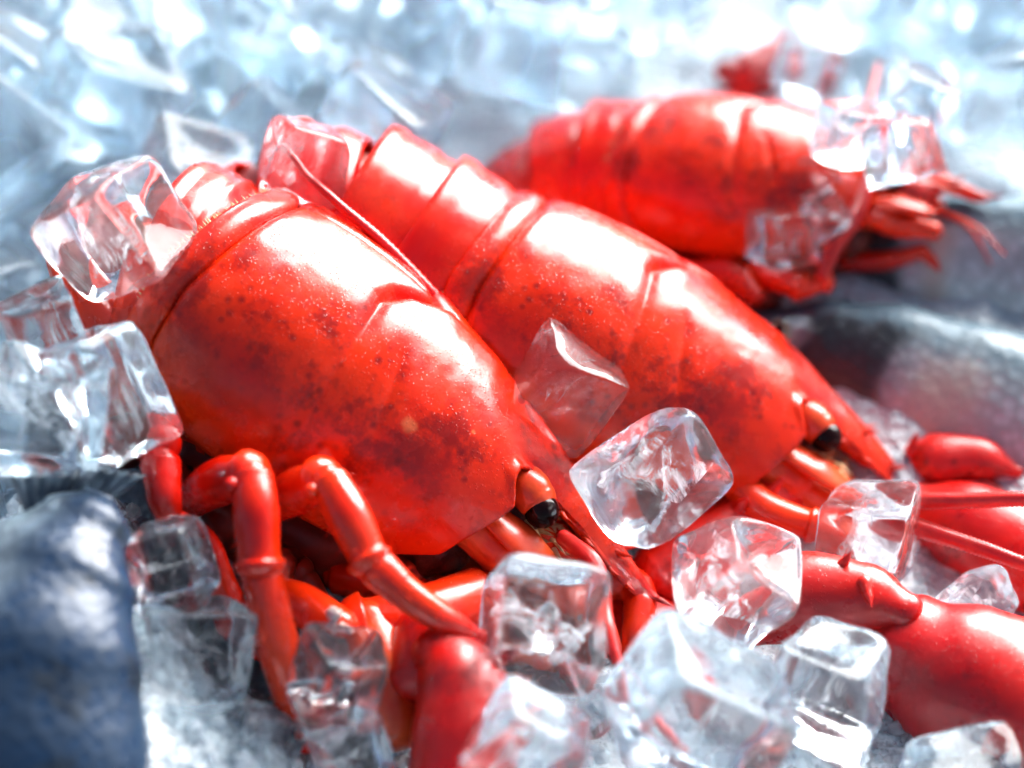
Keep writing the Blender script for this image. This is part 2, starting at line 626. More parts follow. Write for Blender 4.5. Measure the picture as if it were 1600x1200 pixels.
def build_abdomen(root, bends, ln=2.0, yaw=0.0, w0=3.05, mat=None, n=6):
    """overlapping rings behind the shell; bends = degrees each ring turns downward"""
    p = np.array([0.8, 0, -0.2]); ang = 0.0
    core = [(p + np.array([0.6, 0, -0.4]), w0 * 0.8)]
    for k in range(n):
        ang += math.radians(bends[k])
        d = np.array([-math.cos(ang), math.sin(yaw * k) * 0.3, -math.sin(ang)])
        d /= np.linalg.norm(d)
        up = np.array([-math.sin(ang), 0, math.cos(ang)])
        lat = np.cross(up, d)
        L = ln * (1 - 0.04 * k)
        W = w0 * (1 - 0.06 * k); H = W * 0.93
        na, nl = 49, 15
        P = np.zeros((nl, na, 3))
        for i in range(nl):
            u = i / (nl - 1)
            r = 1 + 0.03 * math.sin(u * math.pi) - 0.10 * max(0, 0.30 - u) / 0.30 + 0.035 * ip(u, [0.78, 0.86, 1], [0, 1, 1])
            r -= 0.035 * math.exp(-((u - 0.38) / 0.05) ** 2)
            for j in range(na):
                a = math.radians(-122 + 244 * j / (na - 1))
                s = abs(math.degrees(a))
                fl = ip(s, [85, 105, 122], [0, 0.5, 1])
                uu = 0.5 + (u - 0.5) * (1 - 0.55 * fl) + 0.22 * fl
                z = math.cos(a) * H
                if s > 90: z = -(s - 90) / 32 * H * 0.85
                y = math.sin(a) * W if s < 90 else math.copysign(W * (1 + 0.05 * fl), a)
                P[i, j] = p + d * (L * 1.22 * uu - 0.3) + lat * y * r + up * z * r
        mb = MB(); mb.grid(P)
        o = mb.build('abdomen_ring', mat or M['belly'], root)
        md = o.modifiers.new('thickness', 'SOLIDIFY'); md.thickness = 0.12 * CM; md.offset = 0
        p = p + d * L * 0.86
        core.append((p - up * 0.35, W * 0.8))
    cm = MB(); cm.tube([c for c, _ in core], [r for _, r in core], 20, 5)
    cm.build('abdomen_flesh', M['underside'], root)
    # tail fan
    fan = MB()
    for q, sp in ((0, 0), (1, 0.45), (-1, 0.45), (1, 0.95), (-1, 0.95)):
        dd = d * math.cos(sp * 0.9) + lat * q * math.sin(sp * 0.9)
        base = p + d * 0.3 + lat * q * sp * 1.0 + up * (0.25 - 0.2 * sp)
        fan.tube([base, base + dd * 1.0, base + dd * 2.2, base + dd * 2.9], [0.5, 0.85, 1.0, 0.75], 16, 5, 0.16, tuple(up))
    fan.build('tail_fan', mat or M['belly'], root)


def build_underside(root):
    mb = MB()
    mb.tube([(0.8, 0, -2.3), (3.0, 0, -2.9), (6.0, 0, -2.9), (8.2, 0, -2.2)], [1.9, 2.3, 2.1, 1.3], 22, 7, 0.62)
    for s in (-1, 1):
        for k in range(4):
            x = 1.6 + 1.55 * k
            mb.tube([(x, s * 1.2, -3.3), (x, s * 2.3, -3.5), (x - 0.1, s * 3.1, -3.1)], [0.6, 0.62, 0.5], 12, 5)
    mb.build('underside', M['underside'], root)


def hair_fringe(root):
    mb = MB()
    rng = random.Random(5)
    for k in range(210):
        a = -88 + 176 * k / 209
        b = carapace_point(rear_edge(a) + 0.05, a) * np.array([1, 0.97, 0.97])
        l = rng.uniform(0.14, 0.3)
        mb.cone(b, b + np.array([-l, rng.uniform(-.06, .06), rng.uniform(0, .1)]), 0.05, 5)
    tag(mb.build('hair_fringe', M['bristle'], root), kind='stuff')


def build_face(root, om):
    for s in (-1, 1):
        e = np.array([10.0, s * 1.2, 1.5])
        st = MB()
        st.tube([e + (-1.2, -s * 0.45, -0.05), e + (-0.5, -s * 0.1, 0.08), e + (-0.12, 0, 0.03)], [0.46, 0.52, 0.48], 18, 6)
        so = st.build('eye_stalk', om, root)
        b = MB(); b.blob(e + np.array((0.12, s * 0.12, -0.05)), (0.41, 0.41, 0.41), 0, 0.0, 16)
        b.build('eye', M['eye'], root)
    # flesh filling the front of the shell
    hd = MB()
    hd.blob((7.2, 0, -0.5), (1.7, 2.1, 1.9), 3, 0.2)
    hd.blob((9.4, 0, 0.35), (1.1, 0.75, 0.9), 4, 0.2)
    for s in (-1, 1):
        hd.blob((8.7, s * 1.0, -0.9), (0.8, 0.7, 0.8), 5 + s, 0.35, freq=2)
        hd.blob((9.6, s * 0.75, 0.7), (0.7, 0.4, 0.5), 8 + s, 0.4, freq=3)
    hd.build('mouth_flesh', M['mouth'], root)
    for s in (-1, 1):
        # antenna base: three stout joints and the pointed scale beside it
        pb = MB()
        pb.tube([(9.0, s * 1.5, 0.15), (10.0, s * 1.55, 0.1)], [0.62, 0.6], 16, 6, 0.9)
        pb.tube([(10.0, s * 1.45, -0.05), (10.9, s * 1.35, -0.15)], [0.5, 0.48], 16, 6)
        pb.tube([(10.9, s * 1.3, -0.15), (11.8, s * 1.2, -0.2)], [0.40, 0.34], 16, 6)
        pb.build('antenna_base', om, root)
        sc = MB()
        sc.tube([(9.3, s * 1.75, 0.75), (10.2, s * 1.8, 0.75), (11.2, s * 1.55, 0.6), (11.7, s * 1.35, 0.5)], [0.4, 0.5, 0.36, 0.06], 14, 6, 0.35, (0, s * 0.5, 1))
        sc.build('antenna_scale', om, root)
        # antennules
        an = MB()
        an.tube([(10.2, s * 0.45, 0.75), (11.0, s * 0.45, 0.65), (11.9, s * 0.5, 0.45)], [0.24, 0.22, 0.2], 12, 6)
        an.tube([(11.9, s * 0.5, 0.45), (13.2, s * 0.75, 0.1), (14.4, s * 1.2, -0.7)], [0.09, 0.07, 0.03], 8, 8)
        an.tube([(11.9, s * 0.45, 0.4), (13.0, s * 0.5, -0.1), (13.9, s * 0.7, -1.2)], [0.09, 0.07, 0.03], 8, 8)
        an.build('antennule', M['limb'], root)
        # third jaw leg, curved under the beak
        mx = MB()
        mx.tube([(8.7, s * 0.75, -1.9), (10.3, s * 0.75, -1.6), (11.4, s * 0.62, -1.1)], [0.5, 0.48, 0.36], 14, 7, 0.75)
        mx.tube([(11.4, s * 0.62, -1.1), (12.1, s * 0.55, -1.7), (12.2, s * 0.45, -2.7)], [0.36, 0.3, 0.12], 14, 7, 0.75)
        mo = mx.build('jaw_leg', om, root)
        rng = random.Random(11)
        br = MB()
        for k in range(46):
            q = rng.random()
            b = np.array([11.5 + 0.7 * q, s * (0.62 - 0.15 * q), -1.2 - 1.2 * q])
            br.cone(b, b + np.array([rng.uniform(-.3, .3), -s * rng.uniform(.1, .45), -rng.uniform(.05, .3)]), 0.02, 4)
        tag(br.build('bristle', M['bristle'], mo), kind='stuff')
    fl = MB()
    rng = random.Random(3)
    for k in range(60):
        b = np.array([rng.uniform(9.9, 11.2), rng.uniform(-1.2, 1.2), rng.uniform(0.55, 1.05)])
        d = np.array([rng.uniform(0.1, .4), rng.uniform(-.2, .2), rng.uniform(-.15, .25)])
        fl.cone(b, b + d, rng.uniform(0.03, 0.08), 5)
    tag(fl.build('mouth_bristle', M['bristle'], root), kind='stuff')


class Lobster:
    def __init__(self, label, anchor, seen_at, yaw, pitch, roll, scale, pale, seed, bends, ln=2.0, face='orange'):
        y, p, r = map(math.radians, (yaw, pitch, roll))
        f = np.array([math.cos(y) * math.cos(p), math.sin(y) * math.cos(p), math.sin(p)])
        l = np.cross([0, 0, 1], f); l /= np.linalg.norm(l)
        u = np.cross(f, l)
        c, s = math.cos(r), math.sin(r)
        self.R = np.c_[f, l * c + u * s, u * c - l * s]
        self.loc = loc = np.array(seen_at, float) - self.R @ (np.array(anchor, float) * scale); self.s = scale
        self.root = empty('lobster', label, 'lobster', loc, self.R * scale)
        mat = M['shell'] if not pale else shell_material('lobster_shell_pale_spots', RED_A, RED_B, 1.0, 1.0, pale, low_k=0.65)
        build_carapace(self.root, mat, seed)
        build_abdomen(self.root, bends, ln)
        hair_fringe(self.root)
        build_underside(self.root)
        build_face(self.root, M[face])

    def to(self, p):
        return self.R.T @ (np.asarray(p, float) - self.loc) / self.s

    def world(self, p):
        return self.loc + self.R @ (np.asarray(p, float) * self.s)

    def chain(self, name, segs, mat, seg=16, flat=1.0, label=None, extra=None, lump=0.05, flare=False):
        """segs: list of joints, each a list of (px, py, depth, radius cm): one shell joint after another"""
        mb = MB()
        for sg in segs:
            pts = [self.to(pxd(a, b, d)) for a, b, d, _ in sg]
            if flare:                                # narrow at the joint, flaring to a collar at the far end
                p0, p1 = pts[0], pts[-1]
                r0, r1 = sg[0][3], sg[-1][3]
                sg = [(*sg[0][:3], r0 * .8), (*sg[0][:3], r0 * 1.02), *sg[1:-1], (*sg[-1][:3], r1 * .93), (*sg[-1][:3], r1 * 1.13)]
                pts = [p0, p0 + (pts[1] - p0) * .16, *pts[1:-1], p1 + (pts[-2] - p1) * .2, p1 + (pts[-2] - p1) * .06]
            ph = sg[0][0] * 0.37
            mb.tube(pts, [q[3] / self.s for q in sg], seg, 8, flat, bump=lambda k, a: 1 + lump * mnoise.noise(Vector((math.cos(a) * 1.3 + ph, math.sin(a) * 1.3, k * 0.16))) + lump * 0.5 * mnoise.noise(Vector((math.cos(a) * 3.1, math.sin(a) * 3.1 + ph, k * 0.4))))
        if extra: extra(mb)
        o = mb.build(name, mat, self.root)
        if label: o['label'] = label
        return o

    def antenna(self, pts, label=None, r0=None):
        P = [self.to(pxd(a, b, d)) for a, b, d, _ in pts]
        rr = [q[3] / self.s for q in pts]
        mb = MB()
        C, R = spline(P, rr, 1)
        mb.tube(P, rr, 10, 26, 1.0, bump=lambda k, a: 1.0 + (0.10 if k % 2 else -0.05))
        return mb.build('antenna', M['antenna'], self.root)


def spines(L, mb, items):
    for (a, b, d, a2, b2, d2, r) in items:
        mb.cone(L.to(pxd(a, b, d)), L.to(pxd(a2, b2, d2)), r / L.s)


# ---- lobster nearest the camera
L1 = Lobster('front red lobster lying head down, its black eye and beak sharply in focus',
             (10.1, -1.24, 1.57), pxd(852, 790, 61.3), -27, -30.0, -25.0, 1.10,
             (((6.59, -2.82, 1.56), 0.24), ((7.77, -2.04, 2.13), 0.07)), 1.0, (20, 60, 58, 40, 10, 5), 1.25)
# ---- middle lobster
L2 = Lobster('middle red lobster behind the front one, softly blurred',
             (10.1, -1.24, 1.57), pxd(1293, 675, 65.0), -17.0, -24.5, -27.0, 1.07, (), 4.0, (-4, 4, 28, 50, 40, 30), 2.15)
# ---- rear lobster
L3 = Lobster('rear red lobster, most blurred, lying across the ice heap',
             (0.5, 0, 2.6), pxd(1010, 165, 71.0), -17.0, 0.0, -20.0, 0.79, (), 7.0, (8, 14, 24, 36, 40, 40), 1.9, 'limb')


# ---- legs, arms and feelers of the front lobster
def leg_hairs(L, line, n, seed):
    def go(mb):
        rng = random.Random(seed)
        for _ in range(n):
            k = rng.randrange(len(line) - 1); f = rng.random()
            (a0, b0, d0, r0), (a1, b1, d1, r1) = line[k], line[k + 1]
            p = pxd(a0 + (a1 - a0) * f, b0 + (b1 - b0) * f, d0 + (d1 - d0) * f)
            ax = pxd(a1, b1, d1) - pxd(a0, b0, d0); ax /= np.linalg.norm(ax)
            q = np.cross(ax, [rng.gauss(0, 1) for _ in range(3)]); q /= np.linalg.norm(q)
            r = r0 + (r1 - r0) * f
            mb.cone(L.to(p + q * r * 0.9), L.to(p + q * (r + rng.uniform(.12, .28)) + ax * .12), 0.02, 4)
    return go


LEG = dict(lump=0.02, flare=True)
L1.chain('walking_leg', [[(236, 640, 60.6, .58), (248, 700, 59.2, .52)],
                         [(250, 716, 59.1, .50), (256, 770, 58.8, .44), (266, 822, 59.0, .36)],
                         [(268, 815, 59.0, .38), (322, 850, 59.4, .34), (350, 925, 59.8, .42), (412, 1025, 60.2, .24)]], M['limb'], **LEG)
L1.chain('walking_leg', [[(290, 785, 60.6, .48), (345, 752, 59.3, .60), (392, 740, 58.4, .54)],
                         [(394, 738, 58.3, .50), (400, 800, 57.9, .56), (406, 884, 57.8, .56)],
                         [(407, 892, 57.8, .50), (432, 1000, 58.0, .52), (455, 1085, 58.4, .46), (482, 1165, 58.9, .3)]], M['limb'], **LEG,
         extra=leg_hairs(L1, [(394, 738, 58.3, .50), (406, 884, 57.8, .56), (432, 1000, 58.0, .52), (482, 1165, 58.9, .3)], 46, 8))
L1.chain('walking_leg', [[(420, 790, 60.8, .5), (462, 768, 59.7, .60), (505, 748, 58.7, .54)],
                         [(510, 746, 58.5, .50), (545, 808, 58.1, .56), (578, 876, 57.9, .52)],
                         [(582, 880, 57.9, .48), (640, 932, 57.9, .42), (700, 972, 58.1, .36), (752, 1000, 58.4, .24)]], M['limb'], **LEG,
         extra=leg_hairs(L1, [(510, 746, 58.5, .50), (578, 876, 57.9, .52), (640, 932, 57.9, .42), (752, 1000, 58.4, .24)], 46, 9))
L1.chain('walking_leg', [[(520, 900, 62.8, .45), (600, 915, 62.3, .5), (660, 935, 62.0, .45)], [(662, 935, 62.0, .42), (710, 930, 61.9, .4), (760, 960, 61.8, .3)]], M['limb'], **LEG)
L1.chain('walking_leg', [[(350, 830, 62.6, .5), (420, 880, 62.0, .5), (470, 900, 61.8, .45)], [(470, 902, 61.8, .42), (500, 960, 61.6, .4), (520, 1040, 61.4, .3)]], M['underside'], **LEG)  # low leg, given the same shade-dark maroon as the underside
for (a, b, d, r) in ((362, 757, 57.9, .17), (487, 766, 58.1, .16)):
    kb = MB(); kb.blob(L1.to(pxd(a, b, d)), r, 1, 0.1, 8)
    kb.build('joint_knob', M['limb'], L1.root)
L1.chain('broken_leg', [[(420, 925, 60.6, .5), (480, 950, 59.6, .55), (530, 985, 58.9, .55)]], M['limb'], label='broken leg end with white meat showing')
mt = MB()
for k in range(9):
    rng = random.Random(k)
    mt.blob(L1.to(pxd(525 + rng.uniform(-14, 22), 975 + rng.uniform(-22, 22), 58.5)), rng.uniform(.10, .2), k, 0.5, 6, 3)
mt.build('meat', M['meat'], L1.root)
# near claw arm, pointing down out of the picture
L1.chain('claw_arm', [[(760, 930, 61.3, .8), (660, 970, 60.2, .9), (560, 985, 59.9, .85)]], M['limb'], **LEG)
L1.chain('claw_arm', [[(575, 975, 59.9, .75), (602, 1050, 59.3, .86), (618, 1140, 58.9, .72)]], M['orange'])
L1.chain('claw_joint', [[(668, 985, 59.2, .8), (660, 1060, 58.7, .85)]], M['claw'], 20)
L1.chain('claw', [[(690, 1020, 58.5, .85), (722, 1080, 57.9, 1.15), (722, 1170, 57.4, 1.25), (700, 1320, 56.8, 1.1)]], M['claw'], 24,
         extra=lambda mb: spines(L1, mb, [(790, 1020, 57.6, 815, 1005, 57.2, .25), (808, 1130, 56.9, 838, 1120, 56.6, .22)]))
# far claw arm, pointing right
L1.chain('jaw_leg', [[(930, 915, 63.4, .42), (985, 912, 63.2, .46), (1001, 935, 62.9, .46)], [(1000, 942, 62.8, .44), (996, 988, 62.4, .42), (984, 1022, 62.2, .28), (972, 1048, 62.0, .07)]], M['limb'],
         extra=lambda mb: spines(L1, mb, [(1012 - k, 960 + 10 * k, 62.3, 1030 - k, 972 + 10 * k, 62.2, .03) for k in range(7)]))
L1.chain('claw_arm', [[(960, 930, 64.6, .8), (1015, 990, 63.6, 1.05), (1085, 1040, 62.8, 1.05)]], M['claw'], 20,
         extra=lambda mb: spines(L1, mb, [(1018, 945, 62.9, 1014, 915, 62.6, .14), (1055, 975, 62.4, 1062, 948, 62.1, .14)]))
L1.chain('claw_wrist', [[(1130, 960, 61.8, .9), (1250, 935, 61.1, 1.15), (1350, 938, 60.6, .95), (1418, 958, 60.2, .52)]], M['claw'], 24,
         extra=lambda mb: spines(L1, mb, [(1250, 880, 60.8, 1236, 850, 60.4, .2), (1315, 885, 60.4, 1330, 862, 60.0, .17), (1350, 910, 59.9, 1362, 950, 59.4, .22)]))
L1.chain('claw', [[(1350, 985, 61.4, 1.0), (1415, 1020, 61.0, 1.55), (1495, 1062, 60.6, 2.0), (1600, 1112, 60.2, 2.15), (1760, 1180, 59.8, 2.0), (1900, 1230, 59, 1.2)]], M['claw'], 32, 1.0)
L1.antenna([(880, 840, 61.6, .2), (918, 872, 60.7, .24), (938, 905, 59.9, .22), (948, 970, 58.8, .17), (968, 1040, 58.3, .13), (1012, 1098, 58.1, .11), (1060, 1150, 58.2, .08)])
L1.antenna([(900, 770, 63.6, .2), (826, 650, 63.4, .19), (722, 512, 63.0, .17), (612, 392, 62.8, .15), (522, 312, 62.9, .11),
            (470, 262, 63.2, .08), (440, 205, 63.8, .06), (480, 186, 64.4, .05), (530, 235, 65.0, .04)])

# ---- limbs of the middle lobster
L2.chain('claw_arm', [[(1230, 760, 65.4, .8), (1170, 810, 64.8, .9), (1090, 860, 64.4, 1.0), (1030, 900, 64.2, .9)]], M['claw'], 18,
         extra=lambda mb: spines(L2, mb, [(1150, 800, 64.2, 1168, 778, 63.6, .3), (1205, 770, 64.3, 1225, 745, 64.0, .2)]))
L2.chain('walking_leg', [[(1150, 760, 64.6, .5), (1200, 800, 64.0, .5), (1270, 822, 63.8, .45)], [(1275, 822, 63.8, .42), (1310, 830, 64.0, .4), (1350, 900, 64.4, .3)]], M['limb'], **LEG)
L2.chain('claw', [[(1425, 742, 66.9, .6), (1470, 724, 66.5, .85), (1530, 718, 66.2, .62), (1592, 738, 66.0, .16)], [(1455, 752, 66.7, .6), (1525, 765, 66.3, .52), (1582, 778, 66.0, .16)]], M['claw'], 22,
         extra=lambda mb: spines(L2, mb, [(1425, 705, 66.3, 1432, 675, 66.0, .22)]))
L2.chain('claw', [[(1430, 800, 66.2, .9), (1520, 830, 65.4, 1.3), (1610, 880, 64.8, 1.5), (1720, 930, 64.4, 1.4)]], M['claw'], 22)
L2.antenna([(1385, 770, 64.2, .3), (1440, 782, 63.2, .23), (1520, 782, 62.6, .21), (1610, 780, 62.0, .19), (1760, 790, 61.4, .16)])
L2.antenna([(1380, 800, 64.2, .3), (1440, 826, 63.0, .24), (1530, 856, 62.3, .21), (1610, 884, 61.8, .19), (1760, 930, 61.2, .16)])
L2.chain('walking_leg', [[(640, 480, 66.5, .4), (690, 500, 65.8, .4), (712, 560, 65.6, .3)]], M['limb'], **LEG)

# ---- limbs of the rear lobster
L3.chain('walking_leg', [[(1075, 425, 69.5, .45), (1130, 428, 68.8, .5), (1160, 440, 68.5, .45)], [(1160, 442, 68.5, .42), (1178, 462, 68.4, .36)]], M['limb'], **LEG)
L3.chain('walking_leg', [[(1170, 425, 69.0, .4), (1215, 432, 68.4, .45), (1250, 448, 68.2, .42)], [(1250, 448, 68.2, .36), (1292, 440, 68.2, .3)]], M['limb'], **LEG)
L3.antenna([(1325, 235, 69.0, .3), (1352, 275, 68.4, .26), (1340, 330, 68.0, .24), (1305, 385, 67.8, .22), (1285, 430, 67.8, .2)])
L3.antenna([(1330, 215, 69.3, .2), (1352, 180, 69.8, .14), (1362, 145, 70.5, .11), (1372, 100, 71.5, .08)])
L3.chain('claw', [[(1310, 310, 69.6, .7), (1370, 312, 69.2, .75), (1425, 302, 69.0, .6), (1468, 292, 69.0, .22)]], M['claw'], 18)
L3.chain('claw', [[(1225, 60, 75.5, .3), (1210, 100, 75.0, .8), (1165, 120, 74.5, .75), (1130, 110, 74.5, .35)]], M['claw'], 18)


# ------------------------------------------------------------------ fish
def fish_material(name, back, flank, belly, blot=1.0, lo=0.16, hi=0.40, dark=None, cream=None):
    t = NT(name)
    uvn = t.n('UVMap'); uvn.uv_map = 'skin'
    sp = t.n('SeparateXYZ'); t.l(uvn.outputs[0], sp.inputs[0])
    v = t.math('ADD', sp.outputs[1], t.math('MULTIPLY', t.math('SUBTRACT', t.noise(70, 4, 0.6), 0.5), 0.22))
    c = t.mix(t.ramp(v, lo, hi), back, flank)
    c = t.mix(t.ramp(v, hi + 0.1, hi + 0.33), c, belly)
    st = t.ramp(t.noise(55, 5, 0.62, src=t.mapped((1, 1, 1)), dist=0.7), 0.55, 0.66)
    st = t.math('MULTIPLY', st, t.ramp(v, 0.58, 0.35))
    c = t.mix(t.math('MULTIPLY', st, 0.8 * blot), c, (0.006, 0.012, 0.022))
    sc = t.voro(300)
    c = t.mix(t.ramp(sc, 0.3, 0.65, 0, 0.3), c, (0.02, 0.035, 0.05))
    u = t.math('ADD', sp.outputs[0], t.math('MULTIPLY', t.math('SUBTRACT', t.noise(60, 4, 0.6), 0.5), 0.10))
    for rng_, colr, v0 in ((dark, (0.008, 0.009, 0.014), 0.12), (cream, (0.56, 0.51, 0.44), 0.26)):
        if rng_:
            k = t.math('MULTIPLY', t.ramp(u, rng_[0] - .03, rng_[0] + .03), t.ramp(u, rng_[1] + .03, rng_[1] - .03))
            k = t.math('MULTIPLY', k, t.ramp(v, v0, v0 + 0.12))
            k = t.math('MULTIPLY', k, t.ramp(t.noise(85, 5, 0.6), 0.22, 0.44))
            c = t.mix(t.math('MULTIPLY', k, 0.93), c, colr)
    n = t.bump(sc, 0.45, 0.0006)
    n = t.bump(t.noise(140, 4), 0.12, 0.0008, n)
    p = t.principled(c, t.ramp(sc, 0.1, 0.6, 0.30, 0.44), n)
    p.inputs['Metallic'].default_value = 0.1
    p.inputs['Specular IOR Level'].default_value = 0.6
    return t.done(p)


M['fish'] = fish_material('fish_skin', (0.09, 0.16, 0.21), (0.50, 0.57, 0.61), (0.80, 0.81, 0.80), 0.35, dark=(0.27, 0.49), cream=(0.53, 0.62))
M['fish_pale'] = fish_material('fish_skin_pale', (0.10, 0.17, 0.22), (0.50, 0.58, 0.62), (0.80, 0.81, 0.80), 0.35, dark=(0.04, 0.33), cream=(0.40, 0.46))
M['fish_dark'] = fish_material('fish_skin_dark', (0.010, 0.035, 0.085), (0.40, 0.50, 0.56), (0.80, 0.84, 0.88), 1.0, 0.46, 0.74)
M['fish_fin'] = simple('fish_fin', (0.02, 0.035, 0.055), 0.3, (0.12, 0.17, 0.22), 140, 0.7)
M['gill'] = simple('gill_cover', (0.30, 0.27, 0.23), 0.3, (0.62, 0.54, 0.42), 60, 0.7)
M['gill_dark'] = simple('gill_dark', (0.010, 0.009, 0.014), 0.35, (0.07, 0.022, 0.022), 60, 0.6)
M['iris'] = simple('fish_iris', (0.55, 0.50, 0.36), 0.2, (0.35, 0.3, 0.2), 300, 0.8)


class Fish:
    def __init__(self, label, pts, hint, mat, thick=0.62, group=None):
        """pts: (px, py, depth, half height cm) from the snout to the tail; hint: where the back points"""
        self.base = pxd(*pts[0][:3])
        self.root = empty('fish', label, 'fish', self.base, None, group)
        C, r = spline([pxd(a, b, d) - self.base for a, b, d, _ in pts], [q[3] for q in pts], 12)
        T = np.gradient(C, axis=0); T /= np.linalg.norm(T, axis=1)[:, None]
        self.C, self.r, self.T = C, r, T
        nv = 40
        P = np.zeros((len(C), nv + 1, 3)); UV = np.zeros((len(C), nv + 1, 2))
        self.N, self.B = [], []
        for k in range(len(C)):
            N = np.asarray(hint, float) - T[k] * (T[k] @ np.asarray(hint)); N /= np.linalg.norm(N)
            B = np.cross(N, T[k])
            self.N.append(N); self.B.append(B)
            for j in range(nv + 1):
                a = 2 * math.pi * j / nv
                s = math.sin(a)
                P[k, j] = C[k] + r[k] * (math.cos(a) * N + thick * math.copysign(abs(s) ** 0.9, s) * B)
                UV[k, j] = (k / len(C), abs(((a / math.pi + 1) % 2) - 1))
        self.thick = thick
        mb = MB(); mb.grid(P)
        n0 = len(mb.v); mb.v.append(tuple(C[0])); 
        for j in range(nv): mb.f.append((j + 1, j, n0))
        o = mb.build('fish_body', mat, self.root)
        uv = o.data.uv_layers.new(name='skin')
        flat = UV.reshape(-1, 2)
        for lp in o.data.loops:
            uv.data[lp.index].uv = tuple(flat[lp.vertex_index]) if lp.vertex_index < n0 else (0, 0.5)

    def at(self, t, a, out=1.0):
        """skin point: t along the body 0..1, a degrees from the back round to the near side"""
        f = t * (len(self.C) - 1); k = min(int(f), len(self.C) - 2); w = f - k
        c = self.C[k] * (1 - w) + self.C[k + 1] * w
        r = self.r[k] * (1 - w) + self.r[k + 1] * w
        q = math.radians(a); s = math.sin(q)
        return c + out * r * (math.cos(q) * self.N[k] + self.thick * math.copysign(abs(s) ** 0.9, s) * self.B[k])

    def patch(self, name, mat, t0, t1, a0, a1, edge=0.0, out=1.03, n=16):
        P = np.zeros((n, n, 3))
        for i in range(n):
            for j in range(n):
                u, v = 2 * i / (n - 1) - 1, 2 * j / (n - 1) - 1
                q, w = u * math.sqrt(1 - v * v / 2), v * math.sqrt(1 - u * u / 2)      # a rounded plate
                rr = math.hypot(q, w)
                o = 0.975 + (out - 0.975) * (1 - rr ** 4)
                P[i, j] = self.at((t0 + t1) / 2 + (t1 - t0) / 2 * q + edge * (1 - w * w) * q, (a0 + a1) / 2 + (a1 - a0) / 2 * w, o)
        mb = MB(); mb.grid(P)
        o = mb.build(name, mat, self.root)
        uv = o.data.uv_layers.new(name='skin')
        for lp in o.data.loops:
            i, j = divmod(lp.vertex_index, n)
            u, v = 2 * i / (n - 1) - 1, 2 * j / (n - 1) - 1
            q, w = u * math.sqrt(1 - v * v / 2), v * math.sqrt(1 - u * u / 2)
            uv.data[lp.index].uv = ((t0 + t1) / 2 + (t1 - t0) / 2 * q + edge * (1 - w * w) * q, abs((a0 + a1) / 2 + (a1 - a0) / 2 * w) / 180)
        return o

    def eye(self, t, a, r):
        p = self.at(t, a, 0.97)
        k = min(int(t * (len(self.C) - 1)), len(self.C) - 1)
        q = math.radians(a)
        d = math.cos(q) * self.N[k] + math.sin(q) * self.B[k]
        e = MB(); e.blob(p, (r, r, r), 0, 0, 12)
        eo = e.build('eye', M['iris'], self.root)
        e = MB(); e.blob(p + d * r * 0.42, (r * .66, r * .66, r * .66), 0, 0, 12)
        e.build('pupil', M['eye'], eo)

    def fin(self, name, mat, base, tip, spread, rays=12, width=1.0):
        """ridged fan of rays from base to tip"""
        base, tip, spread = (np.asarray(q, float) for q in (base, tip, spread))
        nu, nv = 10, rays * 4 + 1
        P = np.zeros((nu, nv, 3))
        nrm = np.cross(tip - base, spread); nrm /= np.linalg.norm(nrm)
        for i in range(nu):
            u = i / (nu - 1)
            for j in range(nv):
                v = j / (nv - 1)
                lng = 0.75 + 0.25 * math.sin(v * math.pi * 0.8 + 0.5) + 0.03 * math.sin(j * 2.1)
                P[i, j] = base + (tip - base) * u * lng + spread * (v - 0.5) * (0.45 + 0.55 * u) + nrm * (0.07 * (1 if j % 4 == 0 else -1 if j % 4 == 2 else 0) + 0.25 * math.sin(u * 2.2) * v)
        mb = MB(); mb.grid(P)
        o = mb.build(name, mat, self.root)
        md = o.modifiers.new('thickness', 'SOLIDIFY'); md.thickness = 0.05 * CM
        return o


zup = (0.1, 0.45, 0.9)
F1 = Fish('silver fish with blue back, cream gill cover, lying beside the middle lobster',
          [(1120, 545, 69.5, .5), (1180, 542, 69.3, 1.1), (1290, 570, 69.0, 1.9), (1400, 608, 68.6, 2.4), (1550, 678, 68.0, 2.95), (1750, 775, 67.4, 3.1), (1950, 870, 66.8, 2.6)],
          zup, M['fish'], group='fish lying on the ice')
F1.patch('gill_cover', M['fish'], 0.47, 0.60, -62, -165, 0.05, 1.04)
F1.patch('cheek', M['fish'], 0.28, 0.53, -36, -165, 0.05, 1.03)
F1.eye(0.22, -62, 0.4)
F1.patch('mouth', M['gill_dark'], 0.02, 0.16, -95, -120, 0.0, 1.03)
F2 = Fish('bluish silver fish with dark snout, uppermost of the fish, beside the rear lobster',
          [(1290, 405, 70.6, .35), (1330, 402, 70.5, .95), (1410, 400, 70.3, 1.5), (1510, 405, 70.0, 1.8), (1650, 418, 69.6, 2.0), (1800, 440, 69.2, 2.0), (1980, 470, 68.8, 1.6)],
          zup, M['fish_pale'], group='fish lying on the ice')
F2.patch('cheek', M['fish_pale'], 0.05, 0.30, -62, -150, 0.02, 1.05)
F2.patch('gill_cover', M['fish_pale'], 0.37, 0.45, -80, -150, 0.04, 1.05)
F2.eye(0.2, -64, 0.3)
F3 = Fish('dark blue fish, large and out of focus, propped against the stacked ice cubes',
          [(30, 1560, 55.6, 2.4), (20, 1400, 55.6, 3.2), (20, 1200, 55.8, 3.25), (38, 1040, 56.2, 2.8), (82, 905, 57.0, 2.1), (128, 820, 57.6, 1.25), (150, 780, 58.0, .6)],
          (0.95, 0.05, 0.25), M['fish_dark'], 0.75, group='fish lying on the ice')
F3.fin('tail_fin', M['fish_fin'], pxd(90, 810, 57.4) - F3.base, pxd(130, 728, 57.6) - F3.base, (pxd(240, 790, 58.2) - pxd(20, 790, 57.2)), 10)


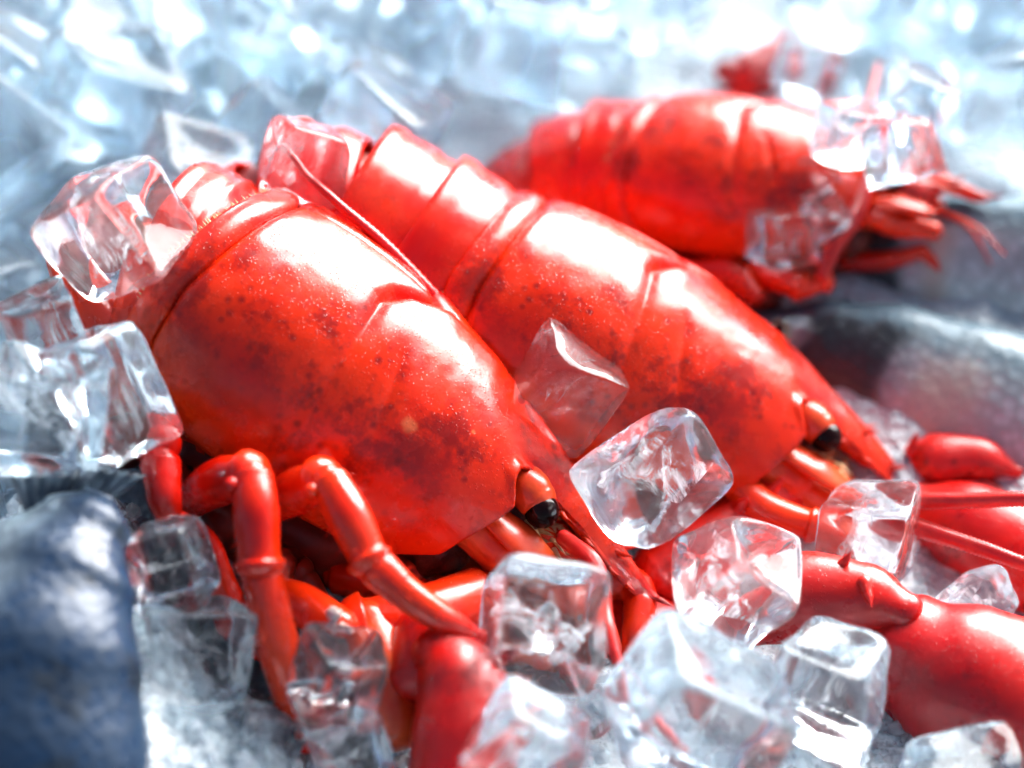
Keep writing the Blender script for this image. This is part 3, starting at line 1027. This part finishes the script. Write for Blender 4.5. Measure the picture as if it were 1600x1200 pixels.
# ------------------------------------------------------------------ ice cubes
def cube_mesh(seed, half=(1, 1, 1), n=13, k=8.0, dimple=0.2, warp=0.16, name='ice_cube'):
    rng = random.Random(seed)
    cw = {c: np.array([rng.uniform(-warp, warp) for _ in range(3)]) for c in [(i, j, l) for i in (0, 1) for j in (0, 1) for l in (0, 1)]}
    dm = [rng.uniform(0.0, dimple) for _ in range(6)]
    dm[rng.randrange(6)] = dimple * 1.8
    idx, V, Fc = {}, [], []

    def vert(p, fi):
        key = tuple(round(float(x), 4) for x in p)
        if key in idx: return idx[key]
        p = np.array(p, float)
        q = p / (np.abs(p) ** k).sum() ** (1 / k)
        ax = fi // 2
        o = [p[i] for i in range(3) if i != ax]
        r2 = max(abs(o[0]), abs(o[1])) ** 2 * 0.5 + (o[0] ** 2 + o[1] ** 2) * 0.25
        q[ax] -= np.sign(p[ax]) * dm[fi] * max(0, 1 - r2) ** 1.6
        t = (p + 1) / 2
        w = np.zeros(3)
        for c, d in cw.items():
            w += d * np.prod([t[i] if c[i] else 1 - t[i] for i in range(3)])
        q = q + w
        q = q + 0.045 * np.array(mnoise.noise_vector(Vector(q * 1.6 + seed * 5.1)))
        V.append(q * np.asarray(half)); idx[key] = len(V) - 1
        return idx[key]

    # finer steps next to the edges, so they stay crisp
    g = [math.copysign(abs(x) ** 0.72, x) for x in np.linspace(-1, 1, n)]
    for fi in range(6):
        ax, sg = fi // 2, (1 if fi % 2 else -1)
        oth = [i for i in range(3) if i != ax]
        ids = np.zeros((n, n), int)
        for i in range(n):
            for j in range(n):
                p = [0, 0, 0]; p[ax] = sg; p[oth[0]] = g[i]; p[oth[1]] = g[j]
                ids[i, j] = vert(p, fi)
        flip = (sg > 0) == (ax != 1)
        for i in range(n - 1):
            for j in range(n - 1):
                q = (ids[i, j], ids[i + 1, j], ids[i + 1, j + 1], ids[i, j + 1])
                Fc.append(q if flip else q[::-1])
    return np.array(V), Fc


def cam_rot(rx, ry, rz):
    E_ = np.array(Euler((math.radians(rx), math.radians(ry), math.radians(rz))).to_matrix())
    return np.c_[RIGHT, UP, -FWD] @ E_


HEROES = []


def hero_cube(label, px, py, d, edge, rot, half=(1, 1, 1), seed=1, dimple=0.2, k=6.0, frost=1, air=False, group='ice cubes among the lobsters', warp=0.23):
    """edge = edge length in photograph pixels"""
    h = 1.06 * edge * d / FPX / 2
    V, Fc = cube_mesh(seed, np.asarray(half) * h, 17, k, dimple, warp)
    o = mesh_obj('ice_cube', V, Fc, M['ice'])
    R = cam_rot(*rot)
    c = pxd(px, py, d)
    Mx = Matrix.Identity(4)
    for i in range(3):
        for j in range(3): Mx[i][j] = float(R[i][j])
    o.matrix_world = Matrix.Translation(Vector(c * CM)) @ Mx
    tag(o, label, 'ice cube', group)
    HEROES.append((c, h * max(half) * 1.3))
    rng = random.Random(seed * 17)
    for q in range(frost):                       # feathery white cracks frozen inside
        P = np.zeros((9, 9, 3))
        ax = np.array([rng.uniform(-1, 1) for _ in range(3)]); ax /= np.linalg.norm(ax)
        b = np.cross(ax, (0.3, 0.5, 0.8)); b /= np.linalg.norm(b); cc = np.cross(ax, b)
        for i in range(9):
            for j in range(9):
                u, v = (i - 4) / 4, (j - 4) / 4
                P[i, j] = (b * u * 0.74 + cc * v * 0.6 + ax * (0.22 * math.sin(u * 2 + q) * math.cos(v * 1.7) + rng.uniform(-0.01, 0.01))) * h * np.asarray(half)
        mb = MB(); mb.grid(P)
        mb.build('frost_crack', M['frost'], o)
    if air:
        mb = MB(); mb.blob((0, -0.15 * h, 0.2 * h), (0.22 * h, 0.4 * h, 0.16 * h), seed, 0.3, 10)
        mb.f = [q[::-1] for q in mb.f]
        mb.build('air_pocket', M['air'], o)
    return o


hero_cube('big clear ice cube leaning on the front lobster behind its shell', 178, 358, 59.8, 150, (28, -32, 22), seed=1, dimple=0.22)
hero_cube('pink tinted ice cube wedged between the tails of the front and middle lobsters', 472, 258, 63.8, 128, (18, 28, -12), (0.95, 1.05, 0.9), seed=2)
hero_cube('frosted ice slab leaning against the side of the front lobster', 178, 625, 58.4, 185, (12, -35, 14), (0.55, 1.05, 0.8), seed=3, dimple=0.3)
hero_cube('rounded milky ice cube left of the frosted slab', 62, 640, 57.6, 165, (20, 20, -8), seed=4, dimple=0.3, frost=3)
hero_cube('ice cube with dark red speckles above the milky cube', 75, 520, 59.2, 120, (35, 15, 20), seed=5)
hero_cube('red looking clear ice cube between the front and middle shells', 878, 602, 62.6, 138, (24, 22, -28), seed=6, dimple=0.15, frost=1)
hero_cube('large frosty ice block leaning on the beak of the front lobster', 1030, 738, 60.6, 165, (25, 30, 38), (1.15, 0.9, 0.9), seed=7, frost=2, k=4.5)
hero_cube('glossy tilted ice cube with bright edge, on the wrist of the far claw', 1155, 905, 59.7, 150, (30, 25, -32), (1.05, 1, 1), seed=8, dimple=0.25)
hero_cube('clear ice cube below the face of the middle lobster, beside the antennae', 1350, 832, 62.6, 142, (20, -18, -10), seed=9, dimple=0.12, frost=1)
hero_cube('upright square ice cube below the eye of the front lobster', 842, 970, 58.2, 172, (-22, 16, -9), (1, 1.05, 1), seed=10, dimple=0.3, frost=2, air=True)
hero_cube('thin edged hollow ice cube in front of the walking legs', 532, 1062, 57.2, 128, (22, 28, -14), seed=11, dimple=0.5, frost=0, air=True)
hero_cube('ice cube at the foot of the dark blue fish, near the bottom edge', 205, 1140, 57.6, 120, (25, 20, 15), seed=41, frost=1)
hero_cube('ice cube right of the lowest stacked cube, by the leg tip', 410, 1150, 58.0, 100, (15, 30, -20), seed=42, frost=1)
hero_cube('topmost ice cube of the stack beside the dark blue fish', 270, 882, 57.9, 112, (14, -22, 8), seed=12, dimple=0.2, frost=1)
hero_cube('middle ice cube of the stack beside the dark blue fish', 305, 1012, 57.9, 132, (10, 18, -4), (1.15, 1, 1), seed=13, dimple=0.2, frost=1)
hero_cube('lowest ice cube of the stack, with a round hollow', 318, 1122, 57.4, 112, (8, 10, 4), (1.15, .9, 1), seed=14, dimple=0.45, frost=1, k=5, air=True)
hero_cube('blurred ice cube in front of the near claw at the bottom edge', 818, 1160, 55.8, 150, (24, 16, -24), (1.1, 1, 1), seed=15)
hero_cube('largest blurred ice block in the front row, by the bottom edge', 1095, 1120, 56.2, 185, (24, 24, -30), (1.25, 1, 1), seed=16, frost=1)
hero_cube('glossy ice cube in front of the big claw with white top', 1298, 1072, 58.3, 155, (34, -20, -20), (1.05, 1, 1), seed=17, dimple=0.22)
hero_cube('blurred ice cube under the face of the rear lobster', 1225, 372, 67.6, 82, (20, 30, 10), seed=18)
hero_cube('bright blurred ice cube on the head of the rear lobster', 1335, 208, 67.0, 84, (30, 25, 10), seed=31)
hero_cube('bright blurred ice cube beside the beak of the rear lobster', 1412, 232, 66.6, 92, (15, 35, 25), seed=32)
hero_cube('bright blurred ice cube above the beak of the rear lobster', 1430, 150, 69.0, 96, (30, 15, -20), seed=33)
hero_cube('blurred ice cube beside the red claw tip at the top', 1255, 110, 72.5, 84, (30, 15, -10), seed=34)
hero_cube('second blurred ice cube near the rear antenna', 1290, 330, 67.4, 62, (30, -20, 30), seed=19)
hero_cube('blurred ice cube at the bottom edge below the hollow cube', 545, 1178, 57.0, 105, (20, 30, 30), seed=20)
hero_cube('ice cube cut off by the bottom edge under the big claw', 1500, 1215, 57.6, 130, (30, 10, 12), (1.3, .8, 1), seed=21)
hero_cube('small rounded ice lump between the two blurred front cubes', 925, 1118, 59.4, 66, (20, 10, 30), seed=22, k=3, frost=1)
hero_cube('pale ice shard between the antennae and the big claw', 1520, 945, 62.4, 110, (20, 30, 40), (1.1, .8, .8), seed=23, frost=3, k=4)
hero_cube('tiny ice lump under the second walking leg', 402, 940, 60.0, 48, (20, 10, 30), seed=24, k=3, frost=1)

# crushed grains on the bed in front
gr = MB()
rng = random.Random(77)
while len(gr.v) < 12 * 3600:
    x, y = rng.uniform(-13, 14), rng.uniform(-14, 1)
    c = np.array([x, y, bed_z(x, y) - 0.42 + 0.55 * fbm((x * 0.35, y * 0.35, 0.3), 3) + 0.16 * fbm((x * 1.9, y * 1.9, 2.0), 2)])
    r = 0.07 + 0.24 * rng.random() ** 2.2
    ph = (1 + 5 ** 0.5) / 2
    iv = [(0, 1, ph), (0, -1, ph), (0, 1, -ph), (0, -1, -ph), (1, ph, 0), (-1, ph, 0), (1, -ph, 0), (-1, -ph, 0), (ph, 0, 1), (-ph, 0, 1), (ph, 0, -1), (-ph, 0, -1)]
    iF = [(0, 1, 8), (0, 8, 4), (0, 4, 5), (0, 5, 9), (0, 9, 1), (1, 6, 8), (8, 6, 10), (8, 10, 4), (4, 10, 2), (4, 2, 5), (5, 2, 11), (5, 11, 9), (9, 11, 7), (9, 7, 1), (1, 7, 6), (3, 6, 7), (3, 7, 11), (3, 11, 2), (3, 2, 10), (3, 10, 6)]
    gr.add([c + np.array(q) / 1.9 * r * np.array([rng.uniform(.5, 1.2) for _ in range(3)]) for q in iv], iF)
tag(gr.build('crushed_ice', M['grain'], smooth=False), kind='stuff')

# heap of ice behind and around
KEEP = []
for L, sp in ((L1, 3.4), (L2, 3.2), (L3, 2.6)):
    for x in np.linspace(-3.5, 12.5, 10):
        KEEP.append((L.world((x, 0, -0.4 if x > -1 else -1.2)), sp))
for F in (F1, F2, F3):
    for k in range(0, len(F.C), 5):
        KEEP.append((F.base + F.C[k], max(F.r[k], 1.0) + 1.0))
for (c, r) in HEROES: KEEP.append((c, r + 0.5))
for (a, b, d) in ((1450, 1050, 60), (1600, 1100, 59.6), (1300, 950, 60.8), (1500, 830, 65), (1450, 715, 66), (700, 1100, 57.6), (600, 1050, 59.2), (430, 900, 58),
                  (350, 930, 59.8), (480, 1120, 58.6), (640, 920, 58), (560, 830, 58), (1040, 1000, 61.4), (1430, 300, 69), (1190, 440, 68.6), (1170, 105, 74.6), (1160, 820, 64)):
    KEEP.append((pxd(a, b, d), 2.0))
KP = np.array([q[0] for q in KEEP]); KR = np.array([q[1] for q in KEEP])
KPX = np.array([proj(q)[:3] for q in KP])
variants = []
for k in range(12):
    V, Fc = cube_mesh(100 + k, (1, 1, 1), 11, 9.0, 0.14, 0.32)
    o_ = mesh_obj('ice_cube', V, Fc, M['ice_heap'])
    variants.append(o_.data)
    bpy.data.objects.remove(o_)
rng = random.Random(42)
placed = []
tries = 0
while tries < 14000 and len(placed) < 265:
    tries += 1
    y = rng.uniform(-9, 36); x = rng.uniform(-24, 24)
    lay = rng.random() < 0.45
    h = rng.uniform(1.25, 2.1)
    z = bed_z(x, y) + h * 0.45 + (rng.uniform(1.2, 2.4) if lay and y > 4 else 0)
    p = np.array([x, y, z])
    a, b, d = proj(p)
    if not (-90 < a < 1690 and -120 < b < 1290): continue
    if (np.linalg.norm(KP - p, axis=1) < KR + h * 0.95).any(): continue
    front = (KPX[:, 2] > d) & (np.hypot(KPX[:, 0] - a, KPX[:, 1] - b) < (KR * 0.8 + h * 0.7) * FPX / d)
    if front.any(): continue
    if any(np.linalg.norm(q - p) < (hh + h) * 0.8 for q, hh in placed): continue
    placed.append((p, h))
    o = bpy.data.objects.new('ice_cube', rng.choice(variants))
    COL.objects.link(o)
    o.location = Vector(p * CM)
    o.rotation_euler = (rng.uniform(0, 6.3), rng.uniform(0, 6.3), rng.uniform(0, 6.3))
    o.scale = (h * rng.uniform(.85, 1.1), h * rng.uniform(.85, 1.1), h)
    if b < 560 and a < 800:
        where = ('left of the big leaning cube' if a < 200 else 'above the big leaning cube' if a < 480 else 'above the tail of the middle lobster')
        if b < 110: where = where.replace('above', 'far above')
        tag(o, 'blurred ice cube in the bluish heap ' + where, 'ice cube', 'bluish heap ice cubes ' + where)
    elif b < 560:
        where = ('behind the tail of the rear lobster' if a < 1050 else 'behind the shell of the rear lobster' if a < 1330 else 'above the upper fish')
        tag(o, 'blurred ice cube in the white heap ' + where, 'ice cube', 'white heap ice cubes ' + where)
    else:
        where = ('beside the dark blue fish' if a < 450 else 'below the claws at the bottom edge' if b > 1000 else 'between the claws')
        tag(o, 'loose ice cube lying on the crushed ice ' + where, 'ice cube', 'loose ice cubes ' + where)
print('heap cubes', len(placed), tries)
